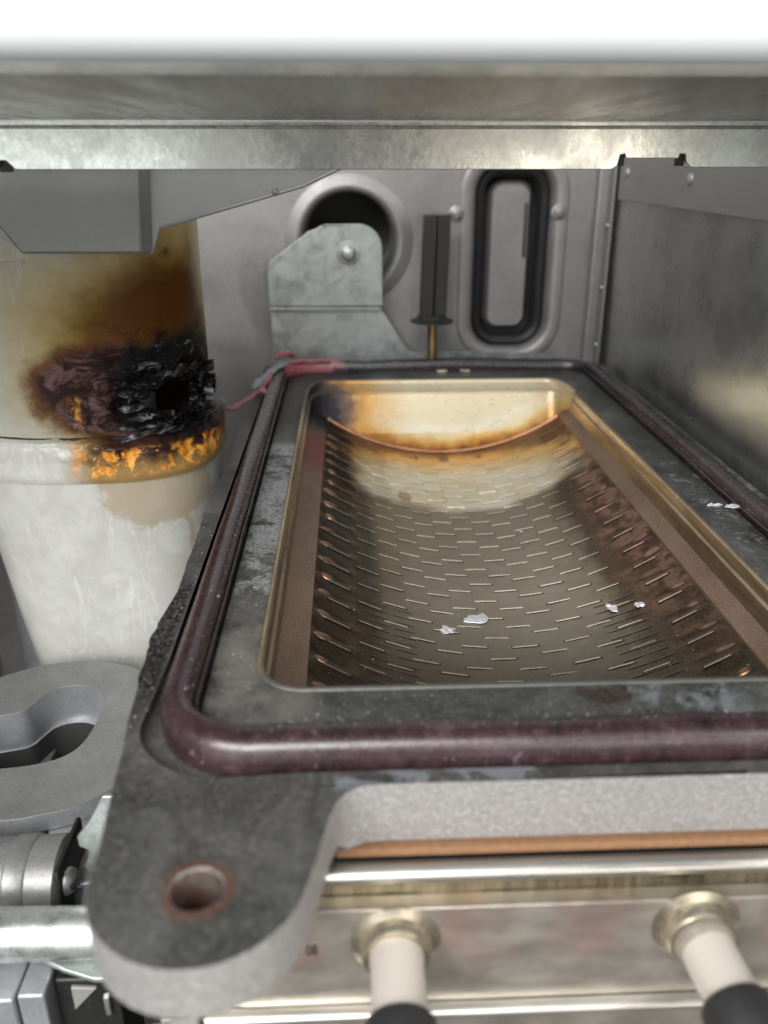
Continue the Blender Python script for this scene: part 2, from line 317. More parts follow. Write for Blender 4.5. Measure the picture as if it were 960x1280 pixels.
def build_mats():
    M['cast'] = mat_cast(); M['sandy'] = mat_cast_side(); M['gasket'] = mat_gasket(); M['tray'] = mat_tray()
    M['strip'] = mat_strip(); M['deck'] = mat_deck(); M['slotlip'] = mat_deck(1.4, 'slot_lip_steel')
    M['black'] = mat_plain('slot_shadow_gap', (.006, .005, .004), .9, 0, .1, 2, .0)
    M['weld'] = mat_steel('copper_tinted_weld', (.62, .33, .20), .32)
    M['dimple'] = mat_steel('bronze_dimple', (.34, .21, .14), .36); M['galv'] = mat_galv('galvanised_sheet'); M['rail'] = mat_galv('galvanised_rail', (.40, .40, .375), (.66, .65, .60), .27, .5, .9, .15)
    M['zinc'] = mat_galv('bright_zinc', (.38, .42, .41), (.72, .76, .75), .34, 1.2, .85)
    M['shelf'] = mat_steel('brushed_stainless_underside', (.52, .51, .48), .26, (2.5, .25, 1), .9, .5, .9)
    M['white'] = mat_plain('white_enamel', (.58, .61, .63), .3, 0, .02, .3, .02)
    M['wall'] = mat_galv('painted_zinc_wall', (.25, .245, .245), (.31, .30, .30), .46, .3, .5)
    M['rwall'] = mat_steel('dark_steel_wall', (.52, .525, .51), .28, (1, 1, 1), .88, .18, .35)
    M['grey'] = mat_plain('grey_sheet', (.38, .38, .372), .45, .3, .15, .6, .1, .8)
    M['greydk'] = mat_plain('dark_grey_sheet', (.30, .30, .29), .45, .3, .15, .6, .1, .8)
    M['blackplastic'] = mat_plain('black_plastic', (.014, .014, .013), .42, 0, .3, 3, .1)
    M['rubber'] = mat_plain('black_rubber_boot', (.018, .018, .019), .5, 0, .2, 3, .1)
    M['brass'] = mat_steel('dull_brass', (.34, .25, .13), .4)
    M['steel'] = mat_front() if True else mat_steel('stainless_front', (.66, .61, .53), .34, (1, 1, 1.5), .85, .22, .5)
    M['cream_steel'] = mat_steel('champagne_steel', (.60, .575, .53), .3, (.2, 1, 1), .9, .2, 1)
    M['olive'] = mat_steel('olive_tinted_steel', (.17, .15, .10), .3, (3, 1, .3), .85, .5, 2)
    M['ferrule'] = mat_steel('ferrule_steel', (.58, .52, .40), .28)
    M['ceramic'] = mat_plain('white_ceramic', (.47, .435, .39), .28, 0, .03, 1, .03)
    M['copper'] = mat_plain('orange_fibre_seal', (.24, .125, .06), .7, .0, .45, 9, .5)
    M['alu'] = mat_plain('grey_cast_aluminium', (.26, .262, .26), .42, .5, .36, .9, .3, 1.5)
    M['alu_light'] = mat_plain('machined_aluminium', (.40, .41, .43), .40, .6, .34, 1.2, .4, 1.6)
    M['charash'] = mat_charash(); M['collar'] = mat_plain('crusted_collar', (.26, .23, .19), .7, .2, .4, 5, .8); M['pink'] = mat_plain('pink_torn_silicone', (.40, .14, .16), .5, 0, .3, 5, .4)
    M['ash'] = mat_plain('grey_ash', (.30, .31, .34), .6, 0, .6, 4, .8)
    M['char'] = mat_plain('black_char', (.012, .011, .012), .5, 0, .5, 4, .9)
    M['orange'] = mat_plain('blistered_orange_plastic', (.85, .40, .05), .35, 0, .35, 3, .6)
    M['flake'] = mat_plain('pale_foil_flake', (.62, .62, .66), .4, .3, .25, 6, .5)
    M['rust'] = mat_plain('dark_rust', (.028, .016, .014), .9, 0, .6, 9, .9)
    M['ink'] = mat_plain('black_ink', (.015, .014, .014), .7, 0, .1, 5, .0)
    M['bolt'] = mat_steel('zinc_bolt', (.36, .37, .35), .36)
    M['floor'] = mat_plain('dark_cabinet_floor', (.05, .05, .05), .6, .2, .3, .7, .1)
    M['trap'] = mat_trap('white_trap_plastic', (.56, .565, .52)); M['cup'] = mat_trap('white_cup_plastic', (.66, .668, .635))
build_mats()

# ------------------------------------------------------------------ geometry helpers (world centimetres)
def thing(name, label, cat, loc, group=None):
    o = bpy.data.objects.new(name, None); COL.objects.link(o); o.empty_display_size = .01
    o.location = Vector(loc)*S; o['label'] = label; o['category'] = cat
    if group: o['group'] = group
    return o
def wloc(o):
    v = Vector((0, 0, 0))
    while o: v += o.location; o = o.parent
    return v
def obj(name, bm, mats, parent=None, smooth=True, bevel=0, label=None, kind=None, base=None, angle=40):
    me = bpy.data.meshes.new(name)
    off = wloc(parent) if parent else (Vector(base)*S if base else Vector((0, 0, 0)))
    bmesh.ops.recalc_face_normals(bm, faces=bm.faces)
    for v in bm.verts: v.co = v.co*S - off
    bm.to_mesh(me); bm.free()
    if not isinstance(mats, (list, tuple)): mats = [mats]
    for q in mats: me.materials.append(M[q])
    if smooth:
        for p in me.polygons: p.use_smooth = True
        me.set_sharp_from_angle(angle=R_(angle))
    o = bpy.data.objects.new(name, me); COL.objects.link(o)
    if parent: o.parent = parent
    elif base: o.location = off
    if bevel:
        b = o.modifiers.new('bevel', 'BEVEL'); b.width = bevel*S; b.segments = 3; b.limit_method = 'ANGLE'; b.angle_limit = R_(50)
    if label: o['label'] = label
    if kind: o['kind'] = kind
    return o
def tag(o, label, cat, group=None):
    o['label'] = label; o['category'] = cat
    if group: o['group'] = group
    return o
def box(x0, x1, y0, y1, z0, z1, bm=None):
    bm = bm or bmesh.new()
    vs = [bm.verts.new(p) for p in [(x0, y0, z0), (x1, y0, z0), (x1, y1, z0), (x0, y1, z0), (x0, y0, z1), (x1, y0, z1), (x1, y1, z1), (x0, y1, z1)]]
    for f in [(0, 3, 2, 1), (4, 5, 6, 7), (0, 1, 5, 4), (1, 2, 6, 5), (2, 3, 7, 6), (3, 0, 4, 7)]: bm.faces.new([vs[i] for i in f])
    return bm
def tube(pts, rad, n=20, bm=None, cap=True):
    bm = bm or bmesh.new(); pts = [Vector(p) for p in pts]
    rads = rad if isinstance(rad, (list, tuple)) else [rad]*len(pts)
    loops = []; t0 = (pts[1]-pts[0]).normalized()
    up = Vector((0, 0, 1)) if abs(t0.z) < .9 else Vector((0, 1, 0))
    for i, p in enumerate(pts):
        a = pts[max(0, i-1)]; b = pts[min(len(pts)-1, i+1)]
        t = (b-a); t = t.normalized() if t.length > 1e-9 else t0
        u = up - t*up.dot(t); u.normalize(); v = t.cross(u)
        loops.append([bm.verts.new(p+(u*math.cos(2*math.pi*k/n)+v*math.sin(2*math.pi*k/n))*rads[i]) for k in range(n)])
    for a, b in zip(loops, loops[1:]):
        for k in range(n): bm.faces.new((a[k], a[(k+1) % n], b[(k+1) % n], b[k]))
    if cap:
        bm.faces.new(loops[0][::-1]); bm.faces.new(loops[-1])
    return bm
def revolve(base, axis, prof, n=32, bm=None, cap=True, sup=False):
    """prof: list of (distance along axis, radius)"""
    bm = bm or bmesh.new(); ax = Vector(axis).normalized(); base = Vector(base)
    up = Vector((0, 0, 1)) if abs(ax.z) < .9 else Vector((1, 0, 0))
    u = (up-ax*up.dot(ax)).normalized(); v = ax.cross(u); L = []
    for h, r in prof: L.append([bm.verts.new(base+ax*h+(u*math.cos(2*math.pi*k/n)+v*math.sin(2*math.pi*k/n))*r) for k in range(n)])
    if sup:                       # squarish section, a little shallower front to back
        for l in L:
            for v_ in l:
                d_ = v_.co-base; r_ = math.hypot(d_.x, d_.y)
                k_ = (abs(d_.x/r_)**2.7+abs(d_.y/r_)**2.7)**(-1/2.7)
                v_.co.x = base.x+d_.x*k_; v_.co.y = base.y+d_.y*k_*(r_-.45)/r_
    for a, b in zip(L, L[1:]):
        for k in range(n): bm.faces.new((a[k], a[(k+1) % n], b[(k+1) % n], b[k]))
    if cap: bm.faces.new(L[0][::-1]); bm.faces.new(L[-1])
    return bm
def rr(x0, y0, x1, y1, r, d=0, n=10, m=14):
    """rounded rectangle inset by d, constant number of points (sides subdivided m)"""
    x0 += d; y0 += d; x1 -= d; y1 -= d; r = max(r-d, .05)
    cs = [(x0+r, y0+r, 180), (x1-r, y0+r, 270), (x1-r, y1-r, 0), (x0+r, y1-r, 90)]
    pts = []
    for i, (cx, cy, a0) in enumerate(cs):
        for k in range(n+1):
            a = R_(a0+90*k/n); pts.append((cx+r*math.cos(a), cy+r*math.sin(a)))
        nx, ny, na = cs[(i+1) % 4]
        e = (nx+r*math.cos(R_(na)), ny+r*math.sin(R_(na))); s = pts[-1]
        for k in range(1, m): pts.append((s[0]+(e[0]-s[0])*k/m, s[1]+(e[1]-s[1])*k/m))
    return pts
def loft(loops, bm=None, mats=None):
    """loops: list of (points2d, z or function)"""
    bm = bm or bmesh.new(); L = []
    for pts, z in loops: L.append([bm.verts.new((x, y, z(x, y) if callable(z) else z)) for x, y in pts])
    n = len(L[0])
    for i, (a, b) in enumerate(zip(L, L[1:])):
        for k in range(n):
            f = bm.faces.new((a[k], a[(k+1) % n], b[(k+1) % n], b[k]))
            if mats: f.material_index = mats[i]
    return bm
def plate(outer, holes, z0, z1, bm=None, side_mat=0, axis='z', rough=0):
    """solid plate with holes; axis z: outline in xy; axis y: outline in xz, z0/z1 are y values"""
    bm = bm or bmesh.new(); rings = [outer]+holes
    def P(p, z): return (p[0], p[1], z) if axis == 'z' else ((p[0], z, p[1]) if axis == 'y' else (z, p[0], p[1]))
    tris = tessellate_polygon([[Vector((p[0], p[1], 0)) for p in r] for r in rings])
    flat = [p for r in rings for p in r]
    top = [bm.verts.new(P(p, z1)) for p in flat]; bot = [bm.verts.new(P(p, z0)) for p in flat]
    for t in tris:
        try: bm.faces.new([top[i] for i in t]); bm.faces.new([bot[i] for i in t[::-1]])
        except ValueError: pass
    s = 0
    for r in rings:
        n = len(r)
        for k in range(n):
            a, b = s+k, s+(k+1) % n
            f = bm.faces.new((top[a], top[b], bot[b], bot[a])); f.material_index = side_mat
        s += n
    return bm
def circ(cx, cy, r, n=32, a0=0, a1=360, ry=None):
    full = abs(a1-a0) >= 360
    m = n if full else n+1
    return [(cx+r*math.cos(R_(a0+(a1-a0)*k/n)), cy+(ry or r)*math.sin(R_(a0+(a1-a0)*k/n))) for k in range(m)]
def smooth_poly(pts, it=2):
    for _ in range(it):
        q = []
        for i in range(len(pts)):
            a = pts[i]; b = pts[(i+1) % len(pts)]
            q += [(a[0]*.75+b[0]*.25, a[1]*.75+b[1]*.25), (a[0]*.25+b[0]*.75, a[1]*.25+b[1]*.75)]
        pts = q
    return pts
def grid(f, u0, u1, nu, v0, v1, nv, bm=None, keep=None):
    bm = bm or bmesh.new()
    V = [[bm.verts.new(f(u0+(u1-u0)*i/nu, v0+(v1-v0)*j/nv)) for j in range(nv+1)] for i in range(nu+1)]
    for i in range(nu):
        for j in range(nv):
            if keep and not keep(u0+(u1-u0)*(i+.5)/nu, v0+(v1-v0)*(j+.5)/nv): continue
            bm.faces.new((V[i][j], V[i+1][j], V[i+1][j+1], V[i][j+1]))
    for v in [v for v in bm.verts if not v.link_faces]: bm.verts.remove(v)
    return bm
def sst(a, b, x):
    t = min(1, max(0, (x-a)/(b-a))); return t*t*(3-2*t)
def nz(x, y=0, z=0): return noise.fractal(Vector((x, y, z)), 1.0, 2.0, 4)

# ------------------------------------------------------------------ the setting: inside of the cabinet
def loft_xz(loops, bm):
    L = [[bm.verts.new((x, y, z)) for x, z in pts] for pts, y in loops]; n = len(L[0])
    for a, b in zip(L, L[1:]):
        for k in range(n): bm.faces.new((a[k], a[(k+1) % n], b[(k+1) % n], b[k]))
    return L
st = lambda d: rr(5.25, -9.4, 10.4, .65, 2.1, d)
CR = lambda r: circ(.05, -3.55, r, 96)
bm = plate([(-20, -30), (12.0, -30), (12.0, 6), (-20, 6)], [CR(3.02), st(0)], 41.5, 41.6, axis='y')
loft_xz([(CR(3.02), 41.5), (CR(2.94), 41.44), (CR(2.60), 41.42), (CR(2.50), 41.36), (CR(2.36), 41.38), (CR(2.24), 41.5), (CR(2.16), 41.8), (CR(2.1), 46)], bm)
L = loft_xz([(st(0), 41.5), (st(.06), 41.45), (st(.14), 41.43), (st(.50), 41.43), (st(.62), 41.50), (st(.76), 41.7), (st(.85), 44.6)], bm)
bm.faces.new([bm.verts.new(v.co) for v in L[-1]])
obj('back_wall', bm, 'wall', kind='structure', angle=45)
obj('recess_back', plate(CR(2.4), [], 46, 46.1, axis='y'), 'floor', kind='structure')
ip = rr(6.65, -8.0, 9.0, -.8, .8, 0)
bm = bmesh.new()
L = loft_xz([(ip, 44.5), (rr(6.65, -8.0, 9.0, -.8, .8, .05), 42.9), (rr(6.65, -8.0, 9.0, -.8, .8, .3), 42.5)], bm); bm.faces.new(L[-1])
obj('recess_panel', bm, 'wall', kind='structure', angle=50)
bm = bmesh.new()  # black ring added so the gap of the oval recess looks shaded
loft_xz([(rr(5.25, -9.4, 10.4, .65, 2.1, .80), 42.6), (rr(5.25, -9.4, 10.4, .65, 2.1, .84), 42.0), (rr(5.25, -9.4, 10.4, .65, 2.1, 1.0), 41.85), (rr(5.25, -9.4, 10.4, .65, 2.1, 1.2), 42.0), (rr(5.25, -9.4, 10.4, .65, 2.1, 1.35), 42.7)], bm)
o = obj('gap_shade_ring', bm, 'rubber', base=(7.8, 42, -9)); tag(o, 'black ring added as shade in the tall oval recess of the back wall', 'gap_shade_ring')
obj('recess_slot', box(8.5, 8.64, 42.4, 42.49, -4.4, -1.9), 'floor', kind='structure', bevel=.03)
def rw(y, z):
    return (12.3+.05*nz(y*.15, z*.15), y, z)
obj('right_wall', grid(rw, 2, 41.4, 60, -30, 6, 40), 'rwall', kind='structure')
obj('corner_post', box(11.55, 12.26, 40.9, 41.45, -30, 6), 'wall', kind='structure', bevel=.1)
obj('left_wall', box(-20.5, -20, 2, 41.5, -30, 6), 'greydk', kind='structure')
obj('cabinet_floor', box(-20.5, 12.4, 2, 42, -30.5, -30), 'floor', kind='structure')
bm = box(-15.5, 12.3, 8.9, 20.0, .78, .86)
obj('cabinet_top_shelf', bm, 'shelf', kind='structure')

# front rail folded down from the shelf, with the notches along its lower edge
t = thing('front_rail', 'galvanised steel rail with notched lower edge running across the top of the cabinet', 'rail', (1, 20, .8))
out = [(-15.4, .76), (-15.4, -.2), (-7.62, -.2), (-7.5, -.1), (-7.5, -.02), (-7.36, -.02), (-7.18, -.2), (5.9, -.2), (6.02, -.12), (6.06, .1), (6.16, .12), (6.2, .03), (7.38, .03), (7.4, .12), (7.52, .12), (7.56, -.05), (7.7, -.16), (12.2, -.16), (12.2, .76)]
obj('rail_face', plate(out, [], 20.0, 20.08, axis='y'), 'rail', t, bevel=.015)
bm = box(-15.4, -7.7, 20.09, 20.6, -.2, -.14); box(-7.1, 5.85, 20.09, 20.6, -.2, -.14, bm); box(7.75, 12.2, 20.09, 20.6, -.16, -.10, bm)
obj('return_lip', bm, 'zinc', t, bevel=.02)
obj('fold_bead', tube([(-15.4, 19.98, .64), (12.2, 19.98, .66)], .035, 10), 'zinc', t)
# dark slots of the notches, added as black plates behind the rail
for x0, x1, z1 in ((-7.56, -7.3, .1), (6.0, 6.2, .22), (7.36, 7.56, .22)): obj('notch_dark_plate', box(x0, x1, 20.12, 20.2, z1-.35, z1), 'blackplastic', t)

t = thing('white_casing', 'glossy white enamelled casing panel across the very top, close and out of focus', 'panel', (0, 8.7, 1))
def wc(x, s):
    a = s
    if a < 1: return (x, 8.9-.35*math.sin(a*math.pi/2), .80+.35*(1-math.cos(a*math.pi/2)))
    return (x, 8.55+.16*sst(1, 1.4, a), 1.15+(a-1)*9)
obj('casing_front', grid(wc, -15.6, 12.4, 40, 0, 2.2, 36), 'white', t)

# grey duct bracket hanging behind the rail, upper left
t = thing('duct_bracket', 'dull grey sheet metal bracket with a dropped box above the scorched white trap', 'bracket', (-6, 21.5, 0))
k = 22/24
P_ = [(-10.6, .6), (-10.2, -1.15), (-8.62, -1.68), (-7.95, -2.15), (-4.85, -2.15), (-4.62, -1.55), (-1.1, -.60), (.4, .05), (.4, .6)]
obj('sheet', plate(P_, [], 22.0, 22.08, axis='y'), 'grey', t, bevel=.02)
bm = plate([(-9.4, .6), (-9.15, -.5), (-7.95, -2.15), (-4.86, -2.15), (-4.66, .6)], [], 21.45, 21.98, axis='y')
for v in bm.verts:
    if v.co.y < 21.7: v.co.x = -6.9+(v.co.x+6.9)*.93; v.co.z += .06
obj('dropped_box', bm, 'greydk', t, bevel=.06)
obj('fold_edge', tube([(-4.62, 22.0, -1.55), (-1.1, 22.0, -.60), (.4, 22, .05)], .04, 8), 'grey', t)
obj('spot_weld', revolve((-1.75, 21.99, -.72), (0, -1, 0), [(0, .09), (.05, .08), (.07, .03)], 12), 'bolt', t)

t = thing('side_flange', 'dark folded flange along the top of the right cabinet wall', 'flange', (12, 30, 0))
bm = box(12.05, 12.2, 15, 39.5, -1.64, 1.0)
obj('flange_sheet', bm, 'greydk', t, bevel=.03)
for q in [(31.2, -.62), (38.4, -.5)]:
    obj('pressed_tab', revolve((12.05, q[0], q[1]), (-1, 0, 0), [(0, .2), (.08, .18), (.13, .08)], 14), 'grey', t)
t = thing('corner_rib', 'narrow vertical rib in the right rear corner of the cabinet', 'rib', (11.8, 40.2, -9))
obj('rib_sheet', plate([(40.1, 1.), (40.1, -12), (40.85, -12), (40.85, 1.)], [], 12.0, 12.12, axis='x'), 'wall', t, bevel=.03)
for z in (-2.8, -5.6, -8.3):
    obj('rivet', revolve((11.99, 40.4, z), (-1, 0, 0), [(0, .13), (.07, .11), (.1, .05)], 12), 'bolt', t)

for i, (x, z) in enumerate([(5.08, -2.32), (9.91, -2.26)]):
    o = obj('rivet', revolve((x, 41.45, z), (0, -1, 0), [(0, .38), (.06, .36), (.10, .24), (.24, .22), (.28, .14)], 24), 'wall', base=(x, 41.45, z))
    tag(o, ['round rivet on the back wall just right of the black post', 'round rivet on the back wall to the right of the tall oval recess'][i], 'rivet', 'rivets beside the oval recess')

# galvanised bracket with bolt, standing in front of the round recess
t = thing('galvanised_bracket', 'galvanised bracket with a hex bolt standing in front of the round recess', 'bracket', (-1, 40.5, -9.2))
up = [(-3.72, -6.35), (-3.72, -4.6), (-3.6, -4.3), (-1.75, -2.98)] + circ(-.9, -3.55, .85, 5, 130, 95) + circ(.45, -3.8, 1.12, 9, 85, 0) + [(1.6, -6.35)]
obj('upper_plate', plate(up, [], 40.2, 40.32, axis='y'), 'galv', t, bevel=.03)
lo = [(-3.7, -9.6), (-3.7, -6.5), (1.5, -6.5), (2.7, -8.35), (2.95, -8.55), (9.2, -8.7), (9.9, -8.9), (10.2, -9.6)]
obj('lower_plate', plate(lo, [], 40.5, 40.62, axis='y'), 'galv', t, bevel=.03)
obj('fold', box(-3.72, 1.5, 40.2, 40.62, -6.52, -6.40), 'galv', t, bevel=.02)
h = obj('bolt', revolve((.02, 40.2, -3.95), (0, -1, 0), [(0, .42), (.06, .42), (.07, .36), (.30, .36), (.34, .28)], 6), 'bolt', t, smooth=False)
obj('washer', revolve((.02, 40.19, -3.95), (0, -1, 0), [(0, .55), (.05, .55), (.06, .5)], 28), 'bolt', h)
obj('stud', revolve((.02, 40.1, -3.95), (0, -1, 0), [(0, .25), (.32, .25), (.36, .2)], 20), 'galv', h)

t = thing('black_post', 'square black plastic post with a round foot flange on a brass stem', 'post', (3.9, 39.6, -9))
bm = bmesh.new()
for a, b in [((3.42, 4.02), 0), ((4.06, 4.62), 1)]:
    box(a[0]-.0, a[1]-.0, 39.2+.06*b, 39.9, -6.7, -2.25, bm)
for v in bm.verts:
    tt = (v.co.z+6.7)/4.45; v.co.x += -.02*tt - .14*(1-tt)
obj('post_body', bm, 'blackplastic', t, bevel=.05)
obj('foot_flange', revolve((3.85, 39.5, -6.95), (0, 0, 1), [(-.08, .55), (-.02, 1.0), (.06, 1.0), (.14, .75), (.3, .62)], 32), 'blackplastic', t)
obj('stem', tube([(3.9, 39.5, -9.6), (3.88, 39.5, -7.0)], .23, 16), 'brass', t)

# ------------------------------------------------------------------ the burner plate
B = thing('burner_plate', 'cast metal burner plate with maroon seal, corner lug and scorched slotted deck', 'burner', (4, 24, -10.2))
GX0, GY0, GX1, GY1, GR = -3.5, 10.9, 11.45, 38.9, 1.75
outer = []
def addrough(a, b, n, amp):
    for k in range(n):
        tt = k/n; x = a[0]+(b[0]-a[0])*tt; y = a[1]+(b[1]-a[1])*tt
        outer.append((x+amp*nz(y*1.7, 3.1), y))
addrough((-4.0, 39.4), (-4.0, 24.3), 60, .035)
addrough((-4.10, 23.6), (-3.98, 16.8), 34, .05)
addrough((-4.14, 15.6), (-4.08, 13.0), 14, .14)
outer += [(-3.96, 12.2), (-3.86, 11.4), (-3.78, 10.4)]
ear = [(-3.68, 9.4)] + circ(-2.16, 8.78, 1.50, 22, 172, 342) + [(-.56, 9.0), (-.42, 9.7), (-.30, 10.08), (-.14, 10.3), (.12, 10.42), (.5, 10.45)]
outer += ear
outer += [(11.95, 10.45), (12.0, 10.6), (12.0, 39.2), (11.8, 39.4)]
groove = rr(GX0, GY0, GX1, GY1, GR, -.12)
# widen the groove pocket at the near left corner, as cast
groove = [(x-.22*sst(13.4, 11.5, y)*sst(-1.0, -2.6, x), y-.12*sst(-1.2, -2.4, x)*sst(13, 11.5, y)) for x, y in groove]
hole = circ(-2.16, 8.52, .37, 28)
bm = plate(outer, [groove, hole], -10.15, -9.0, side_mat=1)
for v in bm.verts:
    if v.co.z < -10 and v.co.y < 10.2: v.co.z = -9.86
obj('flange', bm, ['cast', 'sandy'], B, bevel=.07, angle=35)
obj('bolt_hole_sleeve', revolve((-2.16, 8.5, -9.04), (0, 0, -1), [(0, .365), (.06, .34), (.8, .32)], 28, cap=False), 'cast', B)
obj('sleeve_floor', revolve((-2.16, 8.6, -10.05), (0, 0, 1), [(.15, .33), (.25, .22), (.4, .08)], 20), 'brass', B)
def gloop(d):
    a = rr(GX0, GY0, GX1, GY1, GR, d); b = rr(GX0, GY0, GX1, GY1, GR, .04+d*.66); o_ = []
    for (x, y), (x2, y2) in zip(a, b):
        k = .3+.7*sst(11.2, 12.4, y); o_.append((x+(x2-x)*k, y+(y2-y)*k))
    return o_
def opening(d, back=1.5):
    return [(x, y+back*sst(33.5, 34.9, y)) for x, y in rr(-1.86, 13.02, 9.46, 34.9, .95, d)]
g_out = [(x, y) for x, y in groove]
bm = loft([(g_out, -9.02), (g_out, -9.22), (gloop(1.02), -9.22), (gloop(1.07), -9.04),
           (gloop(1.15), -8.98), (opening(-.12), -8.98), (opening(-.02), -9.02), (opening(0.0), -9.12)])
obj('inner_land', bm, 'cast', B, angle=50)
# gasket bead swept around its groove
prof = [(.03, -9.2), (.03, -8.92), (.07, -8.74), (.15, -8.63), (.32, -8.57), (.50, -8.56), (.68, -8.58), (.80, -8.64), (.88, -8.76), (.92, -8.88), (.96, -8.84), (1.01, -8.86), (1.02, -9.0), (1.02, -9.2)]
def gz(z):
    def f(x, y):
        k = 1.0
        if z > -9.1:
            z2 = z + .035*nz(x*.8, y*.8, z)*1.0 + .10*math.exp(-((x-4.6)/2.2)**2)*sst(37, 38.4, y)
            if x < 0: z2 += .05*sst(14, 20, y)
            return z2
        return z
    return f
bm = loft([(gloop(d), gz(z)) for d, z in prof])
G = obj('gasket', bm, 'gasket', B, angle=45, label='dusty maroon rubber seal running round the plate')
for x in (4.2, 5.25):
    obj('mounting_tab', plate([(x-.28, 37.8), (x-.18, 38.0), (x+.18, 38.0), (x+.28, 37.8), (x+.22, 37.62), (x-.22, 37.62)], [], -8.98, -8.84), 'ferrule', B, bevel=.03)

# tray walls
def dkz(x):
    c = 3.95; Rr = 8.65
    return -11.75+Rr-math.sqrt(max(Rr*Rr-(x-c)**2, 0))
op = opening
bm = loft([(op(-.05), -9.0), (op(-.02), -8.955), (op(.05), -8.95), (op(.10), -8.99), (op(.12), -9.06), (op(.12, 1.1), -9.28), (op(.19, .9), -9.32), (op(.19, .0), -10.9), (op(.19, 0), -12.4)])
obj('tray_wall', bm, 'tray', B, angle=28)
bm = grid(lambda y, s: (-1.68+.66*s+.0*y, y, -9.86-.28*s), 13.25, 34.7, 40, 0, 1, 3)
grid(lambda y, s: (-1.02, y, -10.14-.10*s), 13.25, 34.7, 2, 0, 1, 1, bm)
obj('side_strip', bm, 'strip', B)
bm = grid(lambda y, s: (9.28-.36*s, y, -9.80-.34*s), 13.25, 34.7, 40, 0, 1, 3)
grid(lambda y, s: (8.92, y, -10.14-.10*s), 13.25, 34.7, 2, 0, 1, 1, bm)
obj('side_strip', bm, 'strip', B)
def deckf(x, y):
    z = dkz(x) - .03
    for e, sgn in ((-1.02, 1), (8.92, -1)):
        dd = (x-e)*sgn
        if 0 <= dd < 1.3:
            ph = math.cos(2*math.pi*(y-16.1)/1.02)
            z += .075*ph*sst(1.3, .7, dd)*sst(0, .15, dd)
    return (x, y, z + .02*nz(x*.6, y*.6))
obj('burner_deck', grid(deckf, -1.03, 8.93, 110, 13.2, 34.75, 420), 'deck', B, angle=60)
pts = [(x, 34.66, dkz(x)+.02) for x in [-1.0+9.9*k/40 for k in range(41)]]
obj('weld_seam', tube(pts, .085, 10), 'weld', B)
obj('rear_fold', tube([(-1.5, 35.55, -9.36), (9.2, 35.55, -9.36)], .03, 8), 'tray', B)
# slots: raised bright lip with a thin dark gap in front of it
def slot_mesh(L=.72, wdt=.066, hgt=.024):
    bm = bmesh.new(); h = L/2
    prof = [(-wdt/2, 0), (-wdt*.3, hgt), (wdt*.3, hgt), (wdt/2, 0)]
    xs = [-h, -h+.06, h-.06, h]; sc = [0.1, 1, 1, 0.1]
    rows = [[bm.verts.new((x, p, q*s)) for p, q in prof] for x, s in zip(xs, sc)]
    for a, b in zip(rows, rows[1:]):
        for i in range(3): bm.faces.new((a[i], b[i], b[i+1], a[i+1]))
    v = [bm.verts.new(p) for p in [(-h-.01, -wdt/2-.034, .004), (h+.01, -wdt/2-.034, .004), (h+.02, wdt/2+.014, .004), (-h-.02, wdt/2+.014, .004)]]
    f = bm.faces.new(v); f.material_index = 1
    for v in bm.verts: v.co *= S
    me = bpy.data.meshes.new('slot'); bm.to_mesh(me); bm.free()
    me.materials.append(M['slotlip']); me.materials.append(M['black'])
    return me
sm = slot_mesh()
def place_slot(x, y, me=sm):
    o = bpy.data.objects.new('slot', me); COL.objects.link(o); o.parent = B
    a = math.asin((x-3.95)/8.65)
    o.location = (Vector((x, y, deckf(x, y)[2]+.004))*S) - wloc(B)
    o.rotation_euler = (rnd.uniform(-.12, .12), -a, rnd.uniform(-.02, .02)); return o
offs = [0.0, .36, -.19, .36]
n = 0
for ci, c in enumerate(range(-3, 8)):
    x = 2.46+.676*c
    if x < .15 or x > 8.1: continue
    for r in range(-11, 9):
        y = 25.56+1.02*r+offs[c % 4]
        if 13.6 < y < 34.1: place_slot(x, y); n += 1
for x0 in (-.38, 8.3 - .02):
    for r in range(20):
        y = 14.0+1.02*r
        if y < 34: place_slot(x0, y)
# finer rows of slots (too small to pick apart), joined
bm = bmesh.new()
def addfine(x, y, h=.28):
    a = math.asin((x-3.95)/8.65)
    for w0, dz, mi in ((-.018, .014, 0), (-.045, .008, 1)):
        vs = [bm.verts.new((x+sx_*h*math.cos(a), y+w0+dy, deckf(x, y)[2]+.004+dz+sx_*h*math.sin(a))) for sx_, dy in ((-1, 0), (1, 0), (1, .026), (-1, .026))]
        f = bm.faces.new(vs); f.material_index = mi
for x in (.66, 1.32, 6.85, 7.4):
    y = 13.6
    while y < 20.4:
        addfine(x, y+rnd.uniform(-.01, .01)); y += .34
for x in (-.1, .5, 1.1):
    y = 27.5
    while y < 33.6: addfine(x, y); y += .30
obj('fine_slots', bm, ['slotlip', 'black'], B, kind='stuff')
